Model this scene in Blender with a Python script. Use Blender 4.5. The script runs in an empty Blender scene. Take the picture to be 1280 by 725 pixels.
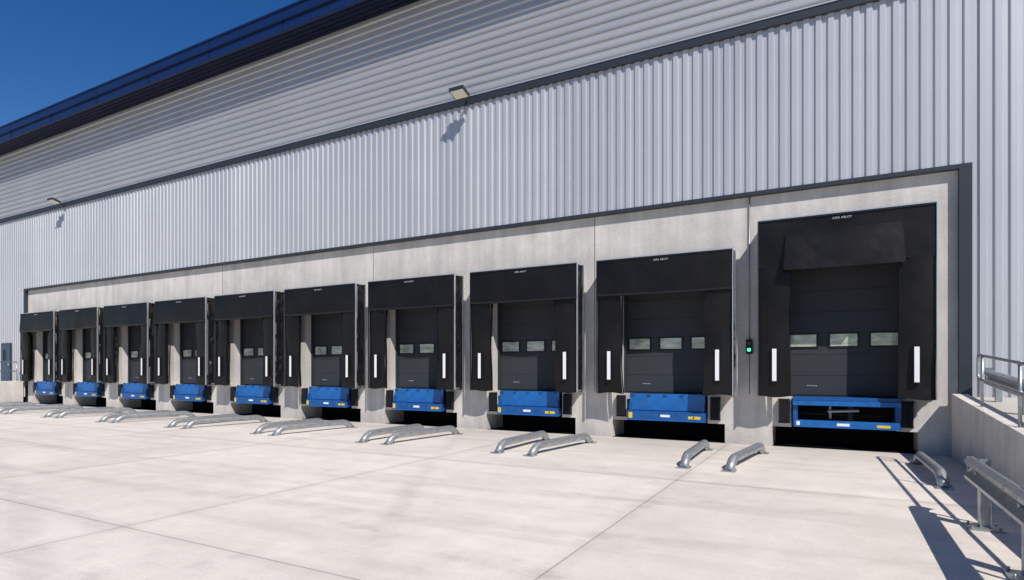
import bpy, math, random
from mathutils import Vector, noise
random.seed(4)
sc=bpy.context.scene
COL=sc.collection

# ------------------------------------------------------------ materials
def mat(name, col, rough=.6, metal=0., var=.0, vscale=2., bump=0., bscale=20., col2=None, stretch=(1,1,1), spec=.5, emit=None, rvar=0.):
    m=bpy.data.materials.new(name); m.use_nodes=True
    nt=m.node_tree; b=nt.nodes['Principled BSDF']
    b.inputs['Roughness'].default_value=rough; b.inputs['Metallic'].default_value=metal
    b.inputs['Specular IOR Level'].default_value=spec
    b.inputs['Base Color'].default_value=(*col,1)
    tc=nt.nodes.new('ShaderNodeTexCoord'); mp=nt.nodes.new('ShaderNodeMapping')
    mp.inputs['Scale'].default_value=stretch
    nt.links.new(tc.outputs['Object'],mp.inputs['Vector'])
    if var>0:
        n=nt.nodes.new('ShaderNodeTexNoise'); n.inputs['Scale'].default_value=vscale; n.inputs['Detail'].default_value=6
        n.inputs['Roughness'].default_value=.6
        nt.links.new(mp.outputs[0],n.inputs['Vector'])
        r=nt.nodes.new('ShaderNodeMapRange'); r.inputs['From Min'].default_value=.3; r.inputs['From Max'].default_value=.7
        nt.links.new(n.outputs['Fac'],r.inputs['Value'])
        mx=nt.nodes.new('ShaderNodeMix'); mx.data_type='RGBA'
        c2=col2 or tuple(c*(1-var) for c in col)
        mx.inputs['A'].default_value=(*c2,1); mx.inputs['B'].default_value=(*col,1)
        nt.links.new(r.outputs[0],mx.inputs['Factor']); nt.links.new(mx.outputs['Result'],b.inputs['Base Color'])
        if rvar>0:
            rr=nt.nodes.new('ShaderNodeMapRange'); rr.inputs['From Min'].default_value=.3; rr.inputs['From Max'].default_value=.7
            rr.inputs['To Min'].default_value=rough+rvar; rr.inputs['To Max'].default_value=rough-rvar
            nt.links.new(n.outputs['Fac'],rr.inputs['Value']); nt.links.new(rr.outputs[0],b.inputs['Roughness'])
    if bump>0:
        n=nt.nodes.new('ShaderNodeTexNoise'); n.inputs['Scale'].default_value=bscale; n.inputs['Detail'].default_value=4
        nt.links.new(mp.outputs[0],n.inputs['Vector'])
        bp=nt.nodes.new('ShaderNodeBump'); bp.inputs['Strength'].default_value=bump; bp.inputs['Distance'].default_value=.02
        nt.links.new(n.outputs['Fac'],bp.inputs['Height']); nt.links.new(bp.outputs[0],b.inputs['Normal'])
    if emit:
        b.inputs['Emission Color'].default_value=(*emit[:3],1); b.inputs['Emission Strength'].default_value=emit[3]
    return m

M={}
M['trim']=mat('dark_grey_trim',(.03,.038,.047),.45,.2)
M['flash']=mat('light_flashing',(.55,.57,.6),.4,.4)
M['navy']=mat('navy_fascia',(.006,.022,.095),.38,.1,.15,.5)
M['navyd']=mat('navy_soffit_shade',(.004,.009,.03),.5,spec=.25)  # fascia navy darkened, soffit shade put into the colour; bands and seams share it
M['roof']=mat('roof_sheet',(.3,.31,.33),.5)
M['pvc']=mat('black_pvc',(.0045,.004,.0045),.42,0,.3,.9,.4,4,col2=(.011,.010,.010),spec=.24,rvar=.1)
M['pvcs']=mat('black_pvc_side',(.008,.0075,.0085),.32,0,.2,1.5,.9,9,stretch=(1,1,.6),spec=.45)
M['alu']=mat('aluminium',(.62,.63,.65),.35,.7)
M['white']=mat('white_reflector',(.8,.8,.8),.5)
M['letter']=mat('printed_lettering',(.42,.42,.42),.6)
M['door']=mat('door_grey',(.045,.049,.055),.5,.0,.1,1.5,spec=.12)
M['doorseam']=mat('door_seam',(.018,.020,.023),.6,spec=.15)
M['joint']=mat('joint_sealant',(.16,.15,.14),.8)
M['wframe']=mat('window_gasket',(.010,.010,.011),.5,spec=.3)
M['glass']=mat('glass_painted_reflection',(.62,.64,.58),.06,.0,.7,3.2,col2=(.16,.20,.13),stretch=(.7,1,2.2),spec=1.0)  # pale and green blotches are reflected surroundings painted into the glass colour
M['blue']=mat('leveller_blue',(.005,.14,.46),.42,.0,.35,5,.3,60)
M['blued']=mat('leveller_blue_frame',(.004,.095,.34),.42,.0,.4,6)
M['rubber']=mat('rubber',(.010,.010,.011),.75,0,.3,10,.4,30,spec=.3)
M['dark']=mat('pit_painted_shade',(.008,.008,.009),.9,spec=.05)  # near-black colour paints the shade inside pits and behind the doors
M['yellow']=mat('label_yellow',(.75,.5,.02),.5)
M['steel']=mat('steel_grey',(.35,.36,.37),.4,.6)
M['galv']=mat('galvanised_steel',(.46,.48,.49),.40,.65,.35,9,.15,30,rvar=.08)
M['green']=mat('green_lamp',(.02,.5,.2),.3,emit=(.05,1,.35,2.5))
M['red']=mat('red_lamp_off',(.12,.01,.01),.3)
M['lampglass']=mat('lamp_glass',(.7,.66,.5),.2,spec=.8)
M['bluedoor']=mat('personnel_door_paint',(.03,.06,.11),.4)
M['grass']=mat('grass_ground',(.06,.09,.03),.95,0,.4,.3)
M['asphalt']=mat('ramp_concrete',(.50,.465,.41),.9,0,.15,.8,.3,30)

def tools(nt):
    N=nt.nodes.new; L=nt.links.new
    tc=N('ShaderNodeTexCoord')
    def nz(scale,st=(1,1,1),det=8,rg=.6,rot=0,dist=0):
        mp=N('ShaderNodeMapping'); mp.inputs['Scale'].default_value=st; mp.inputs['Rotation'].default_value=(0,0,rot)
        L(tc.outputs['Object'],mp.inputs[0])
        n=N('ShaderNodeTexNoise'); n.inputs['Scale'].default_value=scale; n.inputs['Detail'].default_value=det
        n.inputs['Roughness'].default_value=rg; n.inputs['Distortion'].default_value=dist
        L(mp.outputs[0],n.inputs['Vector']); return n.outputs['Fac']
    def mr(v,a0,a1,b0,b1):
        r=N('ShaderNodeMapRange'); r.inputs['From Min'].default_value=a0; r.inputs['From Max'].default_value=a1
        r.inputs['To Min'].default_value=b0; r.inputs['To Max'].default_value=b1; L(v,r.inputs['Value']); return r.outputs[0]
    def op(o,x,y):
        q=N('ShaderNodeMath'); q.operation=o
        for i,a in enumerate((x,y)):
            if isinstance(a,(int,float)): q.inputs[i].default_value=a
            elif a is not None: L(a,q.inputs[i])
        return q.outputs[0]
    return N,L,tc,nz,mr,op

def cladding(name,col,axis,period):
    m=mat(name,col,.42,.35)
    nt=m.node_tree; b=nt.nodes['Principled BSDF']
    N,L,tc,nz,mr,op=tools(nt)
    sp=N('ShaderNodeSeparateXYZ'); L(tc.outputs['Object'],sp.inputs[0])
    wn=N('ShaderNodeTexWhiteNoise'); wn.noise_dimensions='1D'; L(op('SNAP',op('ADD',sp.outputs[axis],200.01),period),wn.inputs['W'])
    st=(3,3,.15) if axis==0 else (.15,3,3)
    k=op('MULTIPLY',mr(wn.outputs['Value'],0,1,.95,1.02),op('MULTIPLY',mr(nz(.3,det=3),.3,.7,.95,1.03),mr(nz(1.2,st,4),.3,.7,.95,1.02)))
    vm=N('ShaderNodeVectorMath'); vm.operation='SCALE'; vm.inputs[0].default_value=col; L(k,vm.inputs['Scale'])
    L(vm.outputs[0],b.inputs['Base Color'])
    L(mr(wn.outputs['Value'],0,1,.40,.48),b.inputs['Roughness'])
    return m
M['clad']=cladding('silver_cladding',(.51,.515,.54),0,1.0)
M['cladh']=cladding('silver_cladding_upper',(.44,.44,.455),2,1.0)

def concrete_wall():
    m=mat('precast_concrete',(.60,.555,.50),.85,spec=.3)
    nt=m.node_tree; b=nt.nodes['Principled BSDF']
    N,L,tc,nz,mr,op=tools(nt)
    a=nz(.9,(1,1,1),8,.62); s=nz(1.6,(1.6,1.6,.12),5); f=nz(14,det=5)
    k=op('MULTIPLY',op('MULTIPLY',mr(a,.3,.7,.78,1.05),mr(s,.35,.65,.84,1.04)),mr(f,.3,.7,.92,1.05))
    sp=N('ShaderNodeSeparateXYZ'); L(tc.outputs['Object'],sp.inputs[0])
    sn=op('SNAP',op('ADD',sp.outputs[0],1.8),3.98)
    wn=N('ShaderNodeTexWhiteNoise'); wn.noise_dimensions='1D'; L(sn,wn.inputs['W'])
    k=op('MULTIPLY',k,mr(wn.outputs['Value'],0,1,.91,1.03))
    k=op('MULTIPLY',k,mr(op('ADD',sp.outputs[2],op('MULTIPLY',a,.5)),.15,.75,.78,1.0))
    vm=N('ShaderNodeVectorMath'); vm.operation='SCALE'; vm.inputs[0].default_value=(.69,.65,.60); L(k,vm.inputs['Scale'])
    L(vm.outputs[0],b.inputs['Base Color'])
    bp=N('ShaderNodeBump'); bp.inputs['Strength'].default_value=.3; bp.inputs['Distance'].default_value=.01
    L(f,bp.inputs['Height']); L(bp.outputs[0],b.inputs['Normal'])
    return m
M['conc']=concrete_wall()

def yard_mat():
    m=mat('yard_concrete',(.55,.5,.44),.88,spec=.3)
    nt=m.node_tree; b=nt.nodes['Principled BSDF']
    N,L,tc,nz,mr,op=tools(nt)
    mul=lambda x,y: op('MULTIPLY',x,y)
    big=nz(.35,(1,1,1),3); mid=nz(2.2,(1,1,1),7,.65); fine=nz(60,(1,1,1),2)
    brush=nz(9,(.25,6,1),3)
    tyre=nz(.55,(.22,3.0,1),6,.62,math.radians(-14),.7)
    blot=nz(1.1,(1,1,1),8,.7)
    k=mul(mul(mr(big,.3,.7,.87,1.04),mr(mid,.3,.7,.90,1.04)),mul(mr(fine,.25,.75,.91,1.07),mr(tyre,.28,.52,.85,1.0)))
    k=mul(k,mul(mr(brush,.3,.7,.94,1.02),mr(blot,.26,.42,.85,1.0)))
    sp=N('ShaderNodeSeparateXYZ'); L(tc.outputs['Object'],sp.inputs[0])
    X,Y=sp.outputs[0],sp.outputs[1]
    sx=op('SNAP',op('ADD',X,502.3),5.0); sy=op('SNAP',op('ADD',Y,611.5),6.0)
    wn=N('ShaderNodeTexWhiteNoise'); wn.noise_dimensions='1D'; L(op('ADD',sx,mul(sy,13.7)),wn.inputs['W'])
    k=mul(k,mr(wn.outputs['Value'],0,1,.94,1.02))
    def joint(o,off,per):
        pp=op('PINGPONG',op('ADD',o,off),per/2)
        return mul(mr(pp,.004,.015,.58,1.0), mr(op('ADD',pp,mul(blot,.12)),.04,.26,.90,1.0))
    k=mul(k,mul(joint(X,502.3,5.0),joint(Y,611.5,6.0)))
    brk=nz(1.0,(1,1,1),6,.7)
    for cx,cy,R,wd,st in ((-15,70,80.2,.13,.17),(-15,70,78.3,.13,.15),(-40,-100,93.5,.14,.14),(-40,-100,91.6,.14,.14),(60,30,76,.12,.12)):
        dx=op('ADD',X,-cx); dy=op('ADD',Y,-cy)
        r=op('SQRT',op('ADD',mul(dx,dx),mul(dy,dy)),None)
        dd=op('ABSOLUTE',op('ADD',r,-R),None)
        band=mr(dd,wd*.4,wd*1.8,1,0)
        k=mul(k,mr(mul(band,mr(brk,.38,.62,.0,1)),0,1,1,1-st))
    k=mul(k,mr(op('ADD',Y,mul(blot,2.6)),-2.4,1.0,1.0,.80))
    vm=N('ShaderNodeVectorMath'); vm.operation='SCALE'; vm.inputs[0].default_value=(.75,.685,.605); L(k,vm.inputs['Scale'])
    L(vm.outputs[0],b.inputs['Base Color'])
    bp=N('ShaderNodeBump'); bp.inputs['Strength'].default_value=.4; bp.inputs['Distance'].default_value=.006
    L(op('ADD',brush,fine),bp.inputs['Height']); L(bp.outputs[0],b.inputs['Normal'])
    return m
M['yard']=yard_mat()

# ------------------------------------------------------------ mesh builder
class MB:
    def __init__(s): s.v=[];s.f=[];s.m=[];s.sm=[];s.mats=[]
    def mi(s,k):
        if k not in s.mats: s.mats.append(k)
        return s.mats.index(k)
    def face(s,idx,k,smooth=False): s.f.append(idx); s.m.append(s.mi(k)); s.sm.append(smooth)
    def box(s,x0,x1,y0,y1,z0,z1,k):
        s.hexa([(x0,y0,z0),(x1,y0,z0),(x1,y1,z0),(x0,y1,z0),(x0,y0,z1),(x1,y0,z1),(x1,y1,z1),(x0,y1,z1)],k)
    def quad(s,p,k):
        n=len(s.v); s.v+=[tuple(q) for q in p]; s.face(list(range(n,n+len(p))),k)
    def hexa(s,p,k):
        n=len(s.v); s.v+=[tuple(q) for q in p]
        for q in ((3,2,1,0),(4,5,6,7),(0,1,5,4),(1,2,6,5),(2,3,7,6),(3,0,4,7)): s.face([n+i for i in q],k)
    def grid(s,fn,nu,nv,k,smooth=True,flip=False):
        n=len(s.v)
        for j in range(nv+1):
            for i in range(nu+1): s.v.append(tuple(fn(i/nu,j/nv)))
        for j in range(nv):
            for i in range(nu):
                a=n+j*(nu+1)+i; q=[a,a+1,a+nu+2,a+nu+1]
                if flip: q.reverse()
                s.face(q,k,smooth)
    def tube(s,pts,r,k,seg=12,caps=True):
        pts=[Vector(p) for p in pts]; n0=len(s.v); up=Vector((0,0,1))
        for i,p in enumerate(pts):
            t=(pts[min(i+1,len(pts)-1)]-pts[max(i-1,0)]).normalized()
            ref=up if abs(t.z)<.97 else Vector((1,0,0))
            if i==0: a=t.cross(ref).normalized()
            else: a=(a-t*a.dot(t)).normalized()
            b=t.cross(a)
            for j in range(seg):
                th=2*math.pi*j/seg; s.v.append(tuple(p+r*(math.cos(th)*a+math.sin(th)*b)))
        for i in range(len(pts)-1):
            for j in range(seg):
                s.face([n0+i*seg+j,n0+i*seg+(j+1)%seg,n0+(i+1)*seg+(j+1)%seg,n0+(i+1)*seg+j],k,True)
        if caps:
            s.face([n0+j for j in range(seg)][::-1],k); e=n0+(len(pts)-1)*seg; s.face([e+j for j in range(seg)],k)
    def make(s,name,parent=None,loc=(0,0,0),bevel=0):
        me=bpy.data.meshes.new(name); me.from_pydata(s.v,[],s.f)
        for k in s.mats: me.materials.append(M[k])
        for p,i,q in zip(me.polygons,s.m,s.sm): p.material_index=i; p.use_smooth=q
        me.update()
        o=bpy.data.objects.new(name,me); o.location=loc; COL.objects.link(o)
        if parent: o.parent=parent
        if bevel:
            b=o.modifiers.new('bevel','BEVEL'); b.width=bevel; b.segments=2; b.limit_method='ANGLE'; b.angle_limit=math.radians(50)
        return o
def empty(name,loc=(0,0,0)):
    e=bpy.data.objects.new(name,None); e.location=loc; e.empty_display_size=.3; COL.objects.link(e); return e

# ------------------------------------------------------------ constants
PITCH=3.98; NB=10
CX=[.14-PITCH*k for k in range(NB)]
XL,XR=-37.85,2.27
ZC=6.10; ZT=10.05; ZE=13.68; YC=-.12
BX0,BX1=-95,32

# ------------------------------------------------------------ ground
g=MB(); g.quad([(-600,-600,-.01),(600,-600,-.01),(600,600,-.01),(-600,600,-.01)],'grass'); g.make('ground')
g=MB(); g.quad([(-110,-70,-.004),(45,-70,-.004),(45,60,-.004),(-110,60,-.004)],'yard'); g.make('concrete_yard')

# ------------------------------------------------------------ warehouse
W=empty('warehouse_building')
DP=.038
def vclad(x0,x1,z0,z1,name):
    m=MB(); P=.25; prof=[(0,0),(.095,0),(.118,-DP),(.227,-DP)]; pts=[]
    i=math.floor(x0/P)
    while i*P<x1:
        for a,b in prof:
            x=i*P+a
            if x0<=x<=x1: pts.append((x,YC+.034+b))
        i+=1
    pts=[(x0,pts[0][1])]+pts+[(x1,pts[-1][1])]
    for a,b in zip(pts[:-1],pts[1:]):
        m.quad([(a[0],a[1],z0),(b[0],b[1],z0),(b[0],b[1],z1),(a[0],a[1],z1)],'clad')
    return m.make(name,W)
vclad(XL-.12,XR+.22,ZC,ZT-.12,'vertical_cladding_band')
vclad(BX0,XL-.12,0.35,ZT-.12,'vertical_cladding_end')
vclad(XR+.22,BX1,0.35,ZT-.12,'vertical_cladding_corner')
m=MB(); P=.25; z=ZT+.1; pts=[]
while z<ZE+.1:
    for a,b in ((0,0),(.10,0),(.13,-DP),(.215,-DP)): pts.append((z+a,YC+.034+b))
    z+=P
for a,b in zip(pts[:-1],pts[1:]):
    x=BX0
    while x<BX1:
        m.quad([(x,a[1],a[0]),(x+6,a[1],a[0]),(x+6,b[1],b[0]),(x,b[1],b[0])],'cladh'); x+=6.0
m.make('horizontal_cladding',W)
m=MB()
m.box(BX0,BX1,YC-.07,YC+.05,ZT-.12,ZT+.08,'trim')
m.box(BX0,BX1,YC-.09,YC+.05,ZT+.083,ZT+.11,'flash')
m.box(XL-.12,XR+.22,YC-.03,-.003,ZC-.09,ZC,'trim')
m.box(XR,XR+.22,YC-.03,-.003,0.0,ZC-.093,'trim')
m.box(XL-.12,XL,YC-.03,-.003,0.9,ZC-.093,'trim')
m.make('dark_trim',W)
m=MB()
m.box(BX0,XL-.13,.02,60,0,ZE+.2,'trim'); m.box(XR+.25,BX1,.02,60,0,ZE+.2,'trim')
m.box(XL-.13,XR+.25,.36,60,6.38,ZE+.2,'trim'); m.box(XL-.13,XR+.25,2.0,60,0,6.35,'dark')
m.make('wall_core',W)
YE=-1.05
m=MB()
m.box(BX0,BX1,YE,YE+.12,ZE,ZE+.30,'navy')
m.box(BX0,BX1,YE-.05,YE+.12,ZE+.303,ZE+.36,'navyd')
m.box(BX0,BX1,YE-.02,YE+.12,ZE+.363,ZE+.70,'navy')
m.box(BX0,BX1,YE-.06,YE+.2,ZE+.703,ZE+.76,'navy')
m.box(BX0,BX1,YE+.122,-.04,ZE+.02,ZE+.10,'navyd')
for i in range(4):
    m.box(BX0,BX1,YE+.2+i*.2,YE+.22+i*.2,ZE-.005,ZE+.018,'navyd')
x=BX0+2
while x<BX1:
    m.box(x,x+.02,YE-.024,YE+.1,ZE+.003,ZE+.69,'navyd'); x+=4
m.make('eaves_fascia',W)
m=MB(); m.quad([(BX0,YE+.15,ZE+.7),(BX1,YE+.15,ZE+.7),(BX1,30,ZE+2.8),(BX0,30,ZE+2.8)],'roof')
m.quad([(BX0,60,ZE+.7),(BX0,30,ZE+2.8),(BX1,30,ZE+2.8),(BX1,60,ZE+.7)],'roof')
m.quad([(BX0,0,ZE),(BX0,60,ZE),(BX0,30,ZE+2.8)],'cladh'); m.quad([(BX1,0,ZE),(BX1,60,ZE),(BX1,30,ZE+2.8)],'cladh')
m.make('roof',W)

# concrete dock wall
HW=1.22; SW=1.45; LW=1.04; TH=.32; ZD=1.18; ZS=.47
m=MB()
def top_of(k): return 4.35 if k==0 else 3.95
for k,c in enumerate(CX):
    xl=(CX[k+1]+HW) if k<NB-1 else XL
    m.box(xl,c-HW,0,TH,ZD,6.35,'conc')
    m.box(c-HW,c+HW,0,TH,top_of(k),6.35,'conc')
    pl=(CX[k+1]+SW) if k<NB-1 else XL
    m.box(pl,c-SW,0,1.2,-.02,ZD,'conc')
    m.box(c-SW,c-LW,0,1.2,ZS,ZD,'conc'); m.box(c+LW,c+SW,0,1.2,ZS,ZD,'conc')
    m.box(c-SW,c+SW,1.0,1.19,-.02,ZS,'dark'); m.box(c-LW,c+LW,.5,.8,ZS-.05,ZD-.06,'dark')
    m.box(c-SW,c+SW,.02,1.0,-.002,.002,'dark')  # dark sheet over the slot floor, painted shade
m.box(CX[0]+HW,XR+.02,0,TH,ZD,6.35,'conc'); m.box(CX[0]+SW,XR+.02,0,1.2,-.02,ZD,'conc')
m.box(XL,XR,TH+.01,2,ZD-.05,ZD-.002,'conc')
m.make('concrete_dock_wall',W)
m=MB()
for x in (-1.82,-5.80,-13.76,-21.72,-29.68):
    m.box(x-.012,x+.012,-.003,.01,ZD+.05,ZC-.1,'joint')
m.make('panel_joints',W)

# sectional doors
for k,c in enumerate(CX):
    m=MB(); zt=top_of(k)
    z=ZD; hh=.5
    while z<zt+.2:
        m.box(c-HW-.1,c+HW+.1,TH+.03,TH+.08,z+.004,z+hh-.004,'door')
        z+=hh
    m.box(c-HW-.1,c+HW+.1,TH+.040,TH+.09,ZD,zt+.3,'doorseam')
    for dx in (-.80,.04,.86):
        xx=c+dx; z0,z1=2.36,2.66
        m.box(xx-.32,xx+.32,TH+.012,TH+.0295,z0-.03,z1+.03,'wframe')
        m.box(xx-.275,xx+.275,TH+.006,TH+.0115,z0+.01,z1-.01,'glass')
    m.box(c-HW-.1,c+HW+.1,TH+.0,TH+.028,ZD,ZD+.05,'rubber')
    m.box(c-HW,c-HW+.06,TH-.06,TH+.0,ZD,zt,'trim'); m.box(c+HW-.06,c+HW,TH-.06,TH+.0,ZD,zt,'trim')
    for i in range(5): m.box(c-.72+i*.045,c-.692+i*.045,TH+.020,TH+.027,1.43,1.45,'letter')
    m.make('sectional_door',W)

# ------------------------------------------------------------ dock shelters
def txt(s,size,x,y,z,parent):
    cu=bpy.data.curves.new('lettering','FONT'); cu.body=s; cu.size=size; cu.align_x='CENTER'; cu.extrude=.001
    o=bpy.data.objects.new('lettering',cu); o.rotation_euler=(math.pi/2,0,0); o.location=(x,y,z); COL.objects.link(o)
    cu.materials.append(M['letter']); o.parent=parent
for k,c in enumerate(CX):
    E=empty('dock_shelter',(c,0,0))
    tall=(k==0); zt=5.27 if tall else 4.70; zb=1.20; hc=1.10 if tall else .96
    YF=-.5; HWD=1.70; zc=zt-hc
    rx=random.uniform(0,50)
    m=MB()
    def wob(x,z,a): return a*noise.noise(Vector((x*1.1+rx,z*.9,k*3.1)))
    sg=random.uniform(-.03,.03)
    if not tall:
        def f(u,v):
            x=-HWD+2*HWD*u; z=zc+hc*v
            return (x,YF-.012-.045*(1-v)**.7+wob(x,z,.05)*(1-v),z+((sg*(u-.5)-.015*math.sin(u*math.pi)) if v==0 else 0))
        m.grid(f,24,10,'pvc')
        m.grid(lambda u,v:(-HWD+2*HWD*u,YF-.059+wob(-HWD+2*HWD*u,zc,.05)-.004*v,zc+.015+sg*(u-.5)-.015*math.sin(u*math.pi)+.045*v),24,1,'pvcs')
    else:
        m.grid(lambda u,v:(-HWD+2*HWD*u,YF-.012+wob(-HWD+2*HWD*u,zc+hc*v,.02)*(1-v),zc+hc*v),24,10,'pvc')
        def f2(u,v):
            w=1.12+.04*(1-v); x=-w+2*w*u; z=zc-.10+(hc*.80)*v
            return (x,YF-.03-.17*(1-v)**1.2+wob(x,z,.03),z)
        m.grid(f2,18,8,'pvc')
        m.grid(lambda u,v:(-1.16+.04*v,YF-.014-(.19*(1-v)**1.2)*u,zc-.10+.88*v),2,8,'pvcs')
        m.grid(lambda u,v:(1.16-.04*v,YF-.014-(.19*(1-v)**1.2)*u,zc-.10+.88*v),2,8,'pvcs')
    zf=zc+.06
    for s in (-1,1):
        ph=random.uniform(0,6)
        def f(u,v,s=s):
            wi=1.02+.03*math.sin(v*math.pi)+.012*math.sin(v*9+ph)+(.05*(v-.85)/.15 if v>.85 else 0)
            x=s*(wi+(HWD-wi)*u); z=zb+(zf-zb)*v+(.02*math.sin(u*5+ph) if v==0 else 0)
            return (x,YF+.025-.04*math.sin(math.pi*u)*(.5+.5*v)+wob(x+9,z,.05),z)
        m.grid(f,8,24,'pvc',flip=(s<0))
        m.grid(lambda u,v,s=s:(s*(1.02+.03*math.sin(v*math.pi)+.012*math.sin(v*9+ph)),YF+.03+.10*u,zb+(zf-zb)*v),2,24,'pvcs')
    m.make('curtains',E)
    m=MB()
    for s in (-1,1):
        def f(u,v,s=s):
            y=YF+.02+(-YF-.02)*u; z=zb+(zt-zb)*v
            w=.10*math.sin(math.pi*u)*(noise.noise(Vector((u*2.5+rx,z*1.8+u*3,s)))+.6*noise.noise(Vector((u*5,z*5+rx-u*6,s))))
            return (s*(HWD-.02)+w-s*.04*math.sin(math.pi*u),y,z)
        m.grid(f,10,90,'pvcs')
    m.grid(lambda u,v:(-HWD+.02+(2*HWD-.04)*u,YF+.02+(-YF-.02)*v,zt-.01+.03*v-.02*math.sin(math.pi*v)),12,4,'pvcs')
    m.make('side_and_roof_cover',E)
    m=MB()
    m.box(-HWD-.01,HWD+.01,YF-.03,YF+.03,zt+.004,zt+.030,'alu')
    m.box(HWD+.001,HWD+.020,YF-.035,YF+.02,zb,zt,'alu')
    m.box(-HWD-.022,-HWD-.001,YF-.03,YF+.02,zb,zt,'trim')
    for s in (-1,1):
        m.box(s*HWD-.02,s*HWD+.02,-.045,-.003,zb,zt+.03,'alu')
        m.box(min(s*1.6,s*1.66),max(s*1.6,s*1.66),YF+.08,YF+.12,zb,zt-.05,'steel')
        m.box(min(s*1.6,s*1.66),max(s*1.6,s*1.66),YF+.13,-.01,zb+.02,zb+.06,'steel')
    m.box(-HWD,HWD,YF-.03,YF+.0,zt-.035,zt+.003,'wframe')
    m.make('frame',E)
    m=MB()
    for s in (-1,1):
        x=s*1.36; m.box(x-.045,x+.045,YF-.075,YF-.07,1.56,2.30,'white')
        m.box(x-.06,x+.06,YF-.07,YF+.0,1.54,2.32,'wframe')
    m.make('marker_strips',E)
    txt('ASSA ABLOY',.066,-.0,YF-.06,zt-.13,E)

# ------------------------------------------------------------ levellers, bumpers, signal
for k,c in enumerate(CX):
    m=MB(); x0,x1=-.99,1.0
    if k:
        m.box(x0+.03,x1-.03,-.10,-.055,.76,1.19,'blue')
        for s in range(5):
            xx=x0+.1+s*.42; m.box(xx,xx+.07,-.13,-.103,1.14,1.20,'blued')
        m.box(x0,x1,-.20,-.03,.52,.745,'blued'); m.box(x0-.01,x1+.01,-.215,-.20,.50,.53,'blue')
        m.box(x0+.03,x1-.03,-.05,.5,1.12,1.175,'blue')
        m.box(-.12,.12,-.206,-.2005,.60,.66,'white')
        m.box(x1-.42,x1-.12,-.206,-.2005,.57,.64,'yellow'); m.box(x0+.03,x0+.13,-.206,-.2005,.55,.7,'yellow')
        m.box(x1-.30,x1-.27,-.209,-.2065,.58,.63,'wframe')
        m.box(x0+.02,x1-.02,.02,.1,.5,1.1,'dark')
        for s in (-1,1): m.box(s*.93-.03,s*.93+.03,-.17,-.105,.75,.95,'blued')
    else:
        m.box(x0-.03,x1+.1,-.16,.5,1.11,1.19,'blued')
        m.box(x0-.03,x1+.1,-.20,-.10,1.0,1.105,'blue')
        m.box(x0-.03,x0+.07,-.12,.3,.5,.997,'blued'); m.box(x1+.0,x1+.10,-.12,.3,.5,.997,'blued')
        m.box(x0,x1+.07,-.20,-.122,.50,.66,'blue')
        m.box(x0,x1+.07,.3,.34,.5,1.0,'dark')
        m.box(-.12,.13,-.206,-.2005,.55,.61,'white'); m.box(x1-.35,x1-.1,-.206,-.2005,.54,.60,'yellow'); m.box(x0+.05,x0+.12,-.206,-.2005,.54,.63,'white')
        m.tube([(-.3,.0,.86),(.32,.0,.9)],.035,'steel'); m.tube([(-.25,.05,.7),(-.25,.05,1.05)],.03,'steel')
        m.box(.1,.2,-.02,.1,.68,1.05,'wframe'); m.tube([(-.9,.1,.8),(.9,.1,.78)],.02,'rubber')
    m.make('dock_leveller',loc=(c+.02,0,0),bevel=.006)
    for s in (-1,1):
        m=MB(); m.box(-.125,.125,-.02,-.002,.55,1.14,'steel')
        for i in range(5): m.box(-.11+i*.046,-.11+i*.046+.042,-.13,-.02,.60,1.10,'rubber')
        m.box(-.125,.125,-.11,-.021,1.102,1.13,'rubber'); m.box(-.125,.125,-.11,-.021,.565,.598,'rubber')
        m.make('dock_bumper',loc=(c+s*1.21+.02,0,0),bevel=.005)
    if k==0:
        m=MB(); m.box(-.07,.07,-.09,-.002,2.2,2.55,'wframe')
        for zz,kk in ((2.30,'green'),(2.45,'red')):
            m.tube([(0,-.088,zz),(0,-.105,zz)],.042,kk,16); m.tube([(0,-.088,zz),(0,-.13,zz)],.05,'wframe',16,False)
        m.tube([(0,-.03,2.55),(0,-.03,ZC-.1)],.012,'steel',8)
        m.make('dock_signal_light',loc=(c-1.96,0,0))

# ------------------------------------------------------------ wheel guides
def bend(pts,r=.16,n=5):
    pts=[Vector(p) for p in pts]; out=[pts[0]]
    for a,b,c in zip(pts[:-2],pts[1:-1],pts[2:]):
        d1=(a-b); d2=(c-b); q=min(r,d1.length*.45,d2.length*.45); p1=b+d1.normalized()*q; p2=b+d2.normalized()*q
        for i in range(n+1):
            t=i/n; out.append(p1*(1-t)**2+b*2*t*(1-t)+p2*t*t)
    out.append(pts[-1]); return out
for k,c in enumerate(CX):
    for s in (-1,1):
        xa=-1.52 if s<0 else 1.28; xb=(-1.82 if s<0 else 1.36)
        m=MB(); xd=xb-xa
        m.tube(bend([(0,0,-.02),(xd*.10,-.24,.19),(xd*.9,-2.45,.19),(xd,-2.7,-.02)]),.082,'galv',16)
        for y,x in ((0,0),(-2.7,xd)):
            m.box(x-.12,x+.12,y-.12,y+.12,0,.012,'galv')
            for a in (-.1,.1):
                for b in (-.1,.1): m.tube([(x+a,y+b,.010),(x+a,y+b,.032)],.011,'steel',6)
        o=m.make('wheel_guide',loc=(c+xa+random.uniform(-.03,.03),-1.45+random.uniform(-.05,.05),0)); o.rotation_euler=(0,0,random.uniform(-.012,.012))

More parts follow.
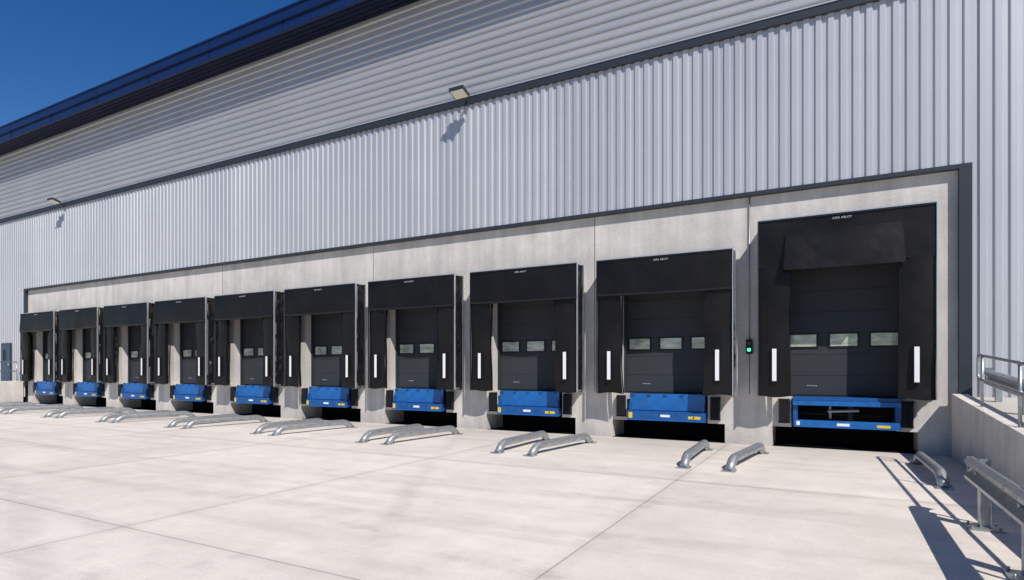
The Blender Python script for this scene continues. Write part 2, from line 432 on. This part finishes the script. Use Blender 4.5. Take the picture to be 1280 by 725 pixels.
# ------------------------------------------------------------ floodlights
for x in (-9.85,-33.7):
    m=MB(); zz=9.98
    m.box(-.06,.06,YC-.09,YC-.07,zz-.12,zz+.1,'trim')
    m.tube([(0,YC-.08,zz-.02),(0,YC-.34,zz+.06)],.03,'trim',8)
    a=math.radians(28); ca,sa=math.cos(a),math.sin(a)
    def T(x_,u,w): return (x_,YC-.32-u*ca,zz+.10+(u*.28)-w)
    def hx(x0,x1,u0,u1,w0,w1,kk):
        m.hexa([T(x0,u1,w1),T(x1,u1,w1),T(x1,u0,w1),T(x0,u0,w1),T(x0,u1,w0),T(x1,u1,w0),T(x1,u0,w0),T(x0,u0,w0)],kk)
    hx(-.25,.25,0,.42,0,.09,'trim'); hx(-.22,.22,.03,.39,.091,.1,'lampglass')
    for i in range(7): hx(-.2+i*.06,-.185+i*.06,.05,.3,-.04,-.001,'trim')
    m.make('floodlight',loc=(x,0,0))

# ------------------------------------------------------------ right ramp, wall, rails
S=.062; RX=2.14
def rz(y): return max(1.26+S*y,.0)
ye=-19.5
m=MB()
m.hexa([(RX,ye,-.3),(RX+.28,ye,-.3),(RX+.28,-.16,-.3),(RX,-.16,-.3),(RX,ye,rz(ye)+.06),(RX+.28,ye,rz(ye)+.06),(RX+.28,-.16,rz(0)+.06),(RX,-.16,rz(0)+.06)],'conc')
m.make('retaining_wall',bevel=.015)
m=MB()
m.hexa([(RX+.281,ye-1,-.3),(9,ye-1,-.3),(9,-.1,-.3),(RX+.281,-.1,-.3),(RX+.281,ye-1,0.0),(9,ye-1,0.0),(9,-.1,rz(0)),(RX+.281,-.1,rz(0))],'asphalt')
m.make('access_ramp')
m=MB()
ys=[-2.4-2.4*i for i in range(7)]; xr=RX+.12
for y in ys:
    zb=rz(y)+.06; m.tube([(xr,y,zb),(xr,y,zb+.90)],.024,'galv'); m.box(xr-.06,xr+.06,y-.06,y+.06,zb,zb+.012,'galv')
    for dz in (.90,.48): m.tube([(xr,y-.001,zb+dz-.03),(xr,y+.001,zb+dz+.03)],.033,'galv',10)
for dz in (.90,.48):
    m.tube([(xr,y,rz(y)+.06+dz) for y in (ys[0],ys[-1])],.024,'galv')
m.tube(bend([(xr,ys[0],rz(ys[0])+.96),(xr,ys[0]+.35,rz(ys[0])+.98),(xr,ys[0]+.35,rz(ys[0])+.56),(xr,ys[0],rz(ys[0])+.54)],.1),.024,'galv')
m.make('handrail')

def wbeam(m,x,y0,y1,zf,seg=12):
    pr=[(-.0,.155),(-.02,.150),(-.075,.115),(-.08,.075),(-.03,.03),(-.0,.0),(-.03,-.03),(-.08,-.075),(-.075,-.115),(-.02,-.150),(0,-.155)]
    n=len(pr)-1
    def f(u,v):
        y=y0+(y1-y0)*v; i=min(int(round(u*n)),n); dx,dz=pr[i]
        return (x+dx,y,zf(y)+dz)
    m.grid(f,n,seg,'galv',smooth=False)
    m.grid(lambda u,v:(f(u,v)[0]+.005,f(u,v)[1],f(u,v)[2]),n,seg,'galv',smooth=False,flip=True)
m=MB()
xa=RX+.55
wbeam(m,xa,-.5,-17,lambda y:rz(y)+.44)
m.grid(lambda u,v:(xa-.06+.14*math.sin(v*math.pi),-.5+.12*math.sin(v*math.pi),rz(0)+.30+.30*u),1,8,'galv')
y=-1.0
while y>-17: m.box(xa+.01,xa+.11,y-.05,y+.05,rz(y)-.05,rz(y)+.56,'galv'); y-=1.9
m.make('crash_barrier')
m=MB()
wbeam(m,0,0,-9,lambda y:.63)
m.grid(lambda u,v:(-.05+.12*(1-math.cos(v*math.pi/2)),.20*math.sin(v*math.pi/2),.63+(-.155+.31*u)*(1-.25*v)),6,8,'galv')
for i,y in enumerate((-.35,-2.2,-4.2,-6.2,-8.2)):
    m.box(.003,.010,y-.07,y+.07,.0,.80,'galv'); m.box(.1,.107,y-.07,y+.07,.0,.80,'galv'); m.box(.011,.099,y-.004,y+.004,.0,.80,'galv')
    m.box(-.12,.22,y-.15,y+.15,0,.018,'galv')
    for a in (-.08,.18):
        for b in (-.11,.11): m.tube([(a,y+b,.015),(a,y+b,.05)],.014,'steel',6)
    m.tube([(-.035,y,.63),(-.005,y,.63)],.022,'steel',8)
m.make('crash_barrier',loc=(1.46,-6.45,0))

# ------------------------------------------------------------ left end
m=MB(); m.box(-38.25,-37.98,-7,-.16,-.2,1.2,'conc'); m.make('retaining_wall',bevel=.015)
m=MB(); m.box(-44,-38.251,-7,-.1,-.2,1.12,'asphalt'); m.make('concrete_landing',bevel=.01)
m=MB(); xr=-38.1
for i in range(5):
    y=-.4-i*1.6; m.tube([(xr,y,1.2),(xr,y,2.2)],.024,'galv')
for z in (2.2,1.72): m.tube([(xr,-.4,z),(xr,-6.8,z)],.024,'galv')
m.make('handrail')
m=MB(); m.box(-40.5,-39.35,YC-.06,YC-.02,1.12,3.25,'trim'); m.box(-40.42,-39.43,YC-.075,YC-.061,1.14,3.17,'bluedoor')
m.box(-40.2,-39.9,YC-.08,YC-.0755,2.3,2.9,'wframe'); m.box(-39.55,-39.5,YC-.12,YC-.0755,2.0,2.15,'alu')
m.make('personnel_door',W)

# ------------------------------------------------------------ light
d=Vector((-1.15,1,-1.63)).normalized()
sun=bpy.data.lights.new('sun','SUN'); sun.energy=5.0; sun.angle=math.radians(.5); sun.color=(1,.955,.90)
so=bpy.data.objects.new('sun',sun); so.rotation_euler=d.to_track_quat('-Z','Y').to_euler(); so.location=(20,-20,30); COL.objects.link(so)
w=bpy.data.worlds.new('World'); sc.world=w; w.use_nodes=True; nt=w.node_tree
sky=nt.nodes.new('ShaderNodeTexSky'); sky.sky_type='NISHITA'; sky.sun_disc=False
sky.sun_elevation=math.asin(-d.z); sky.sun_rotation=math.atan2(1.15,-1)
sky.air_density=1.1; sky.dust_density=.0; sky.ozone_density=3.5; sky.altitude=100
hs=nt.nodes.new('ShaderNodeHueSaturation'); hs.inputs['Saturation'].default_value=1.35; hs.inputs['Hue'].default_value=.512
bg=nt.nodes['Background']; bg.inputs['Strength'].default_value=.088
nt.links.new(sky.outputs[0],hs.inputs['Color']); nt.links.new(hs.outputs[0],bg.inputs['Color'])
sc.view_settings.view_transform='Standard'; sc.view_settings.look='None'; sc.view_settings.exposure=0

cam=bpy.data.cameras.new('camera'); co=bpy.data.objects.new('camera',cam); COL.objects.link(co)
cam.sensor_width=36; cam.lens=740/1280*36; cam.shift_y=98.5/1280; cam.clip_end=2000
co.location=(0,-15.4,1.84); co.rotation_euler=(math.pi/2,0,math.radians(28.6))
sc.camera=co
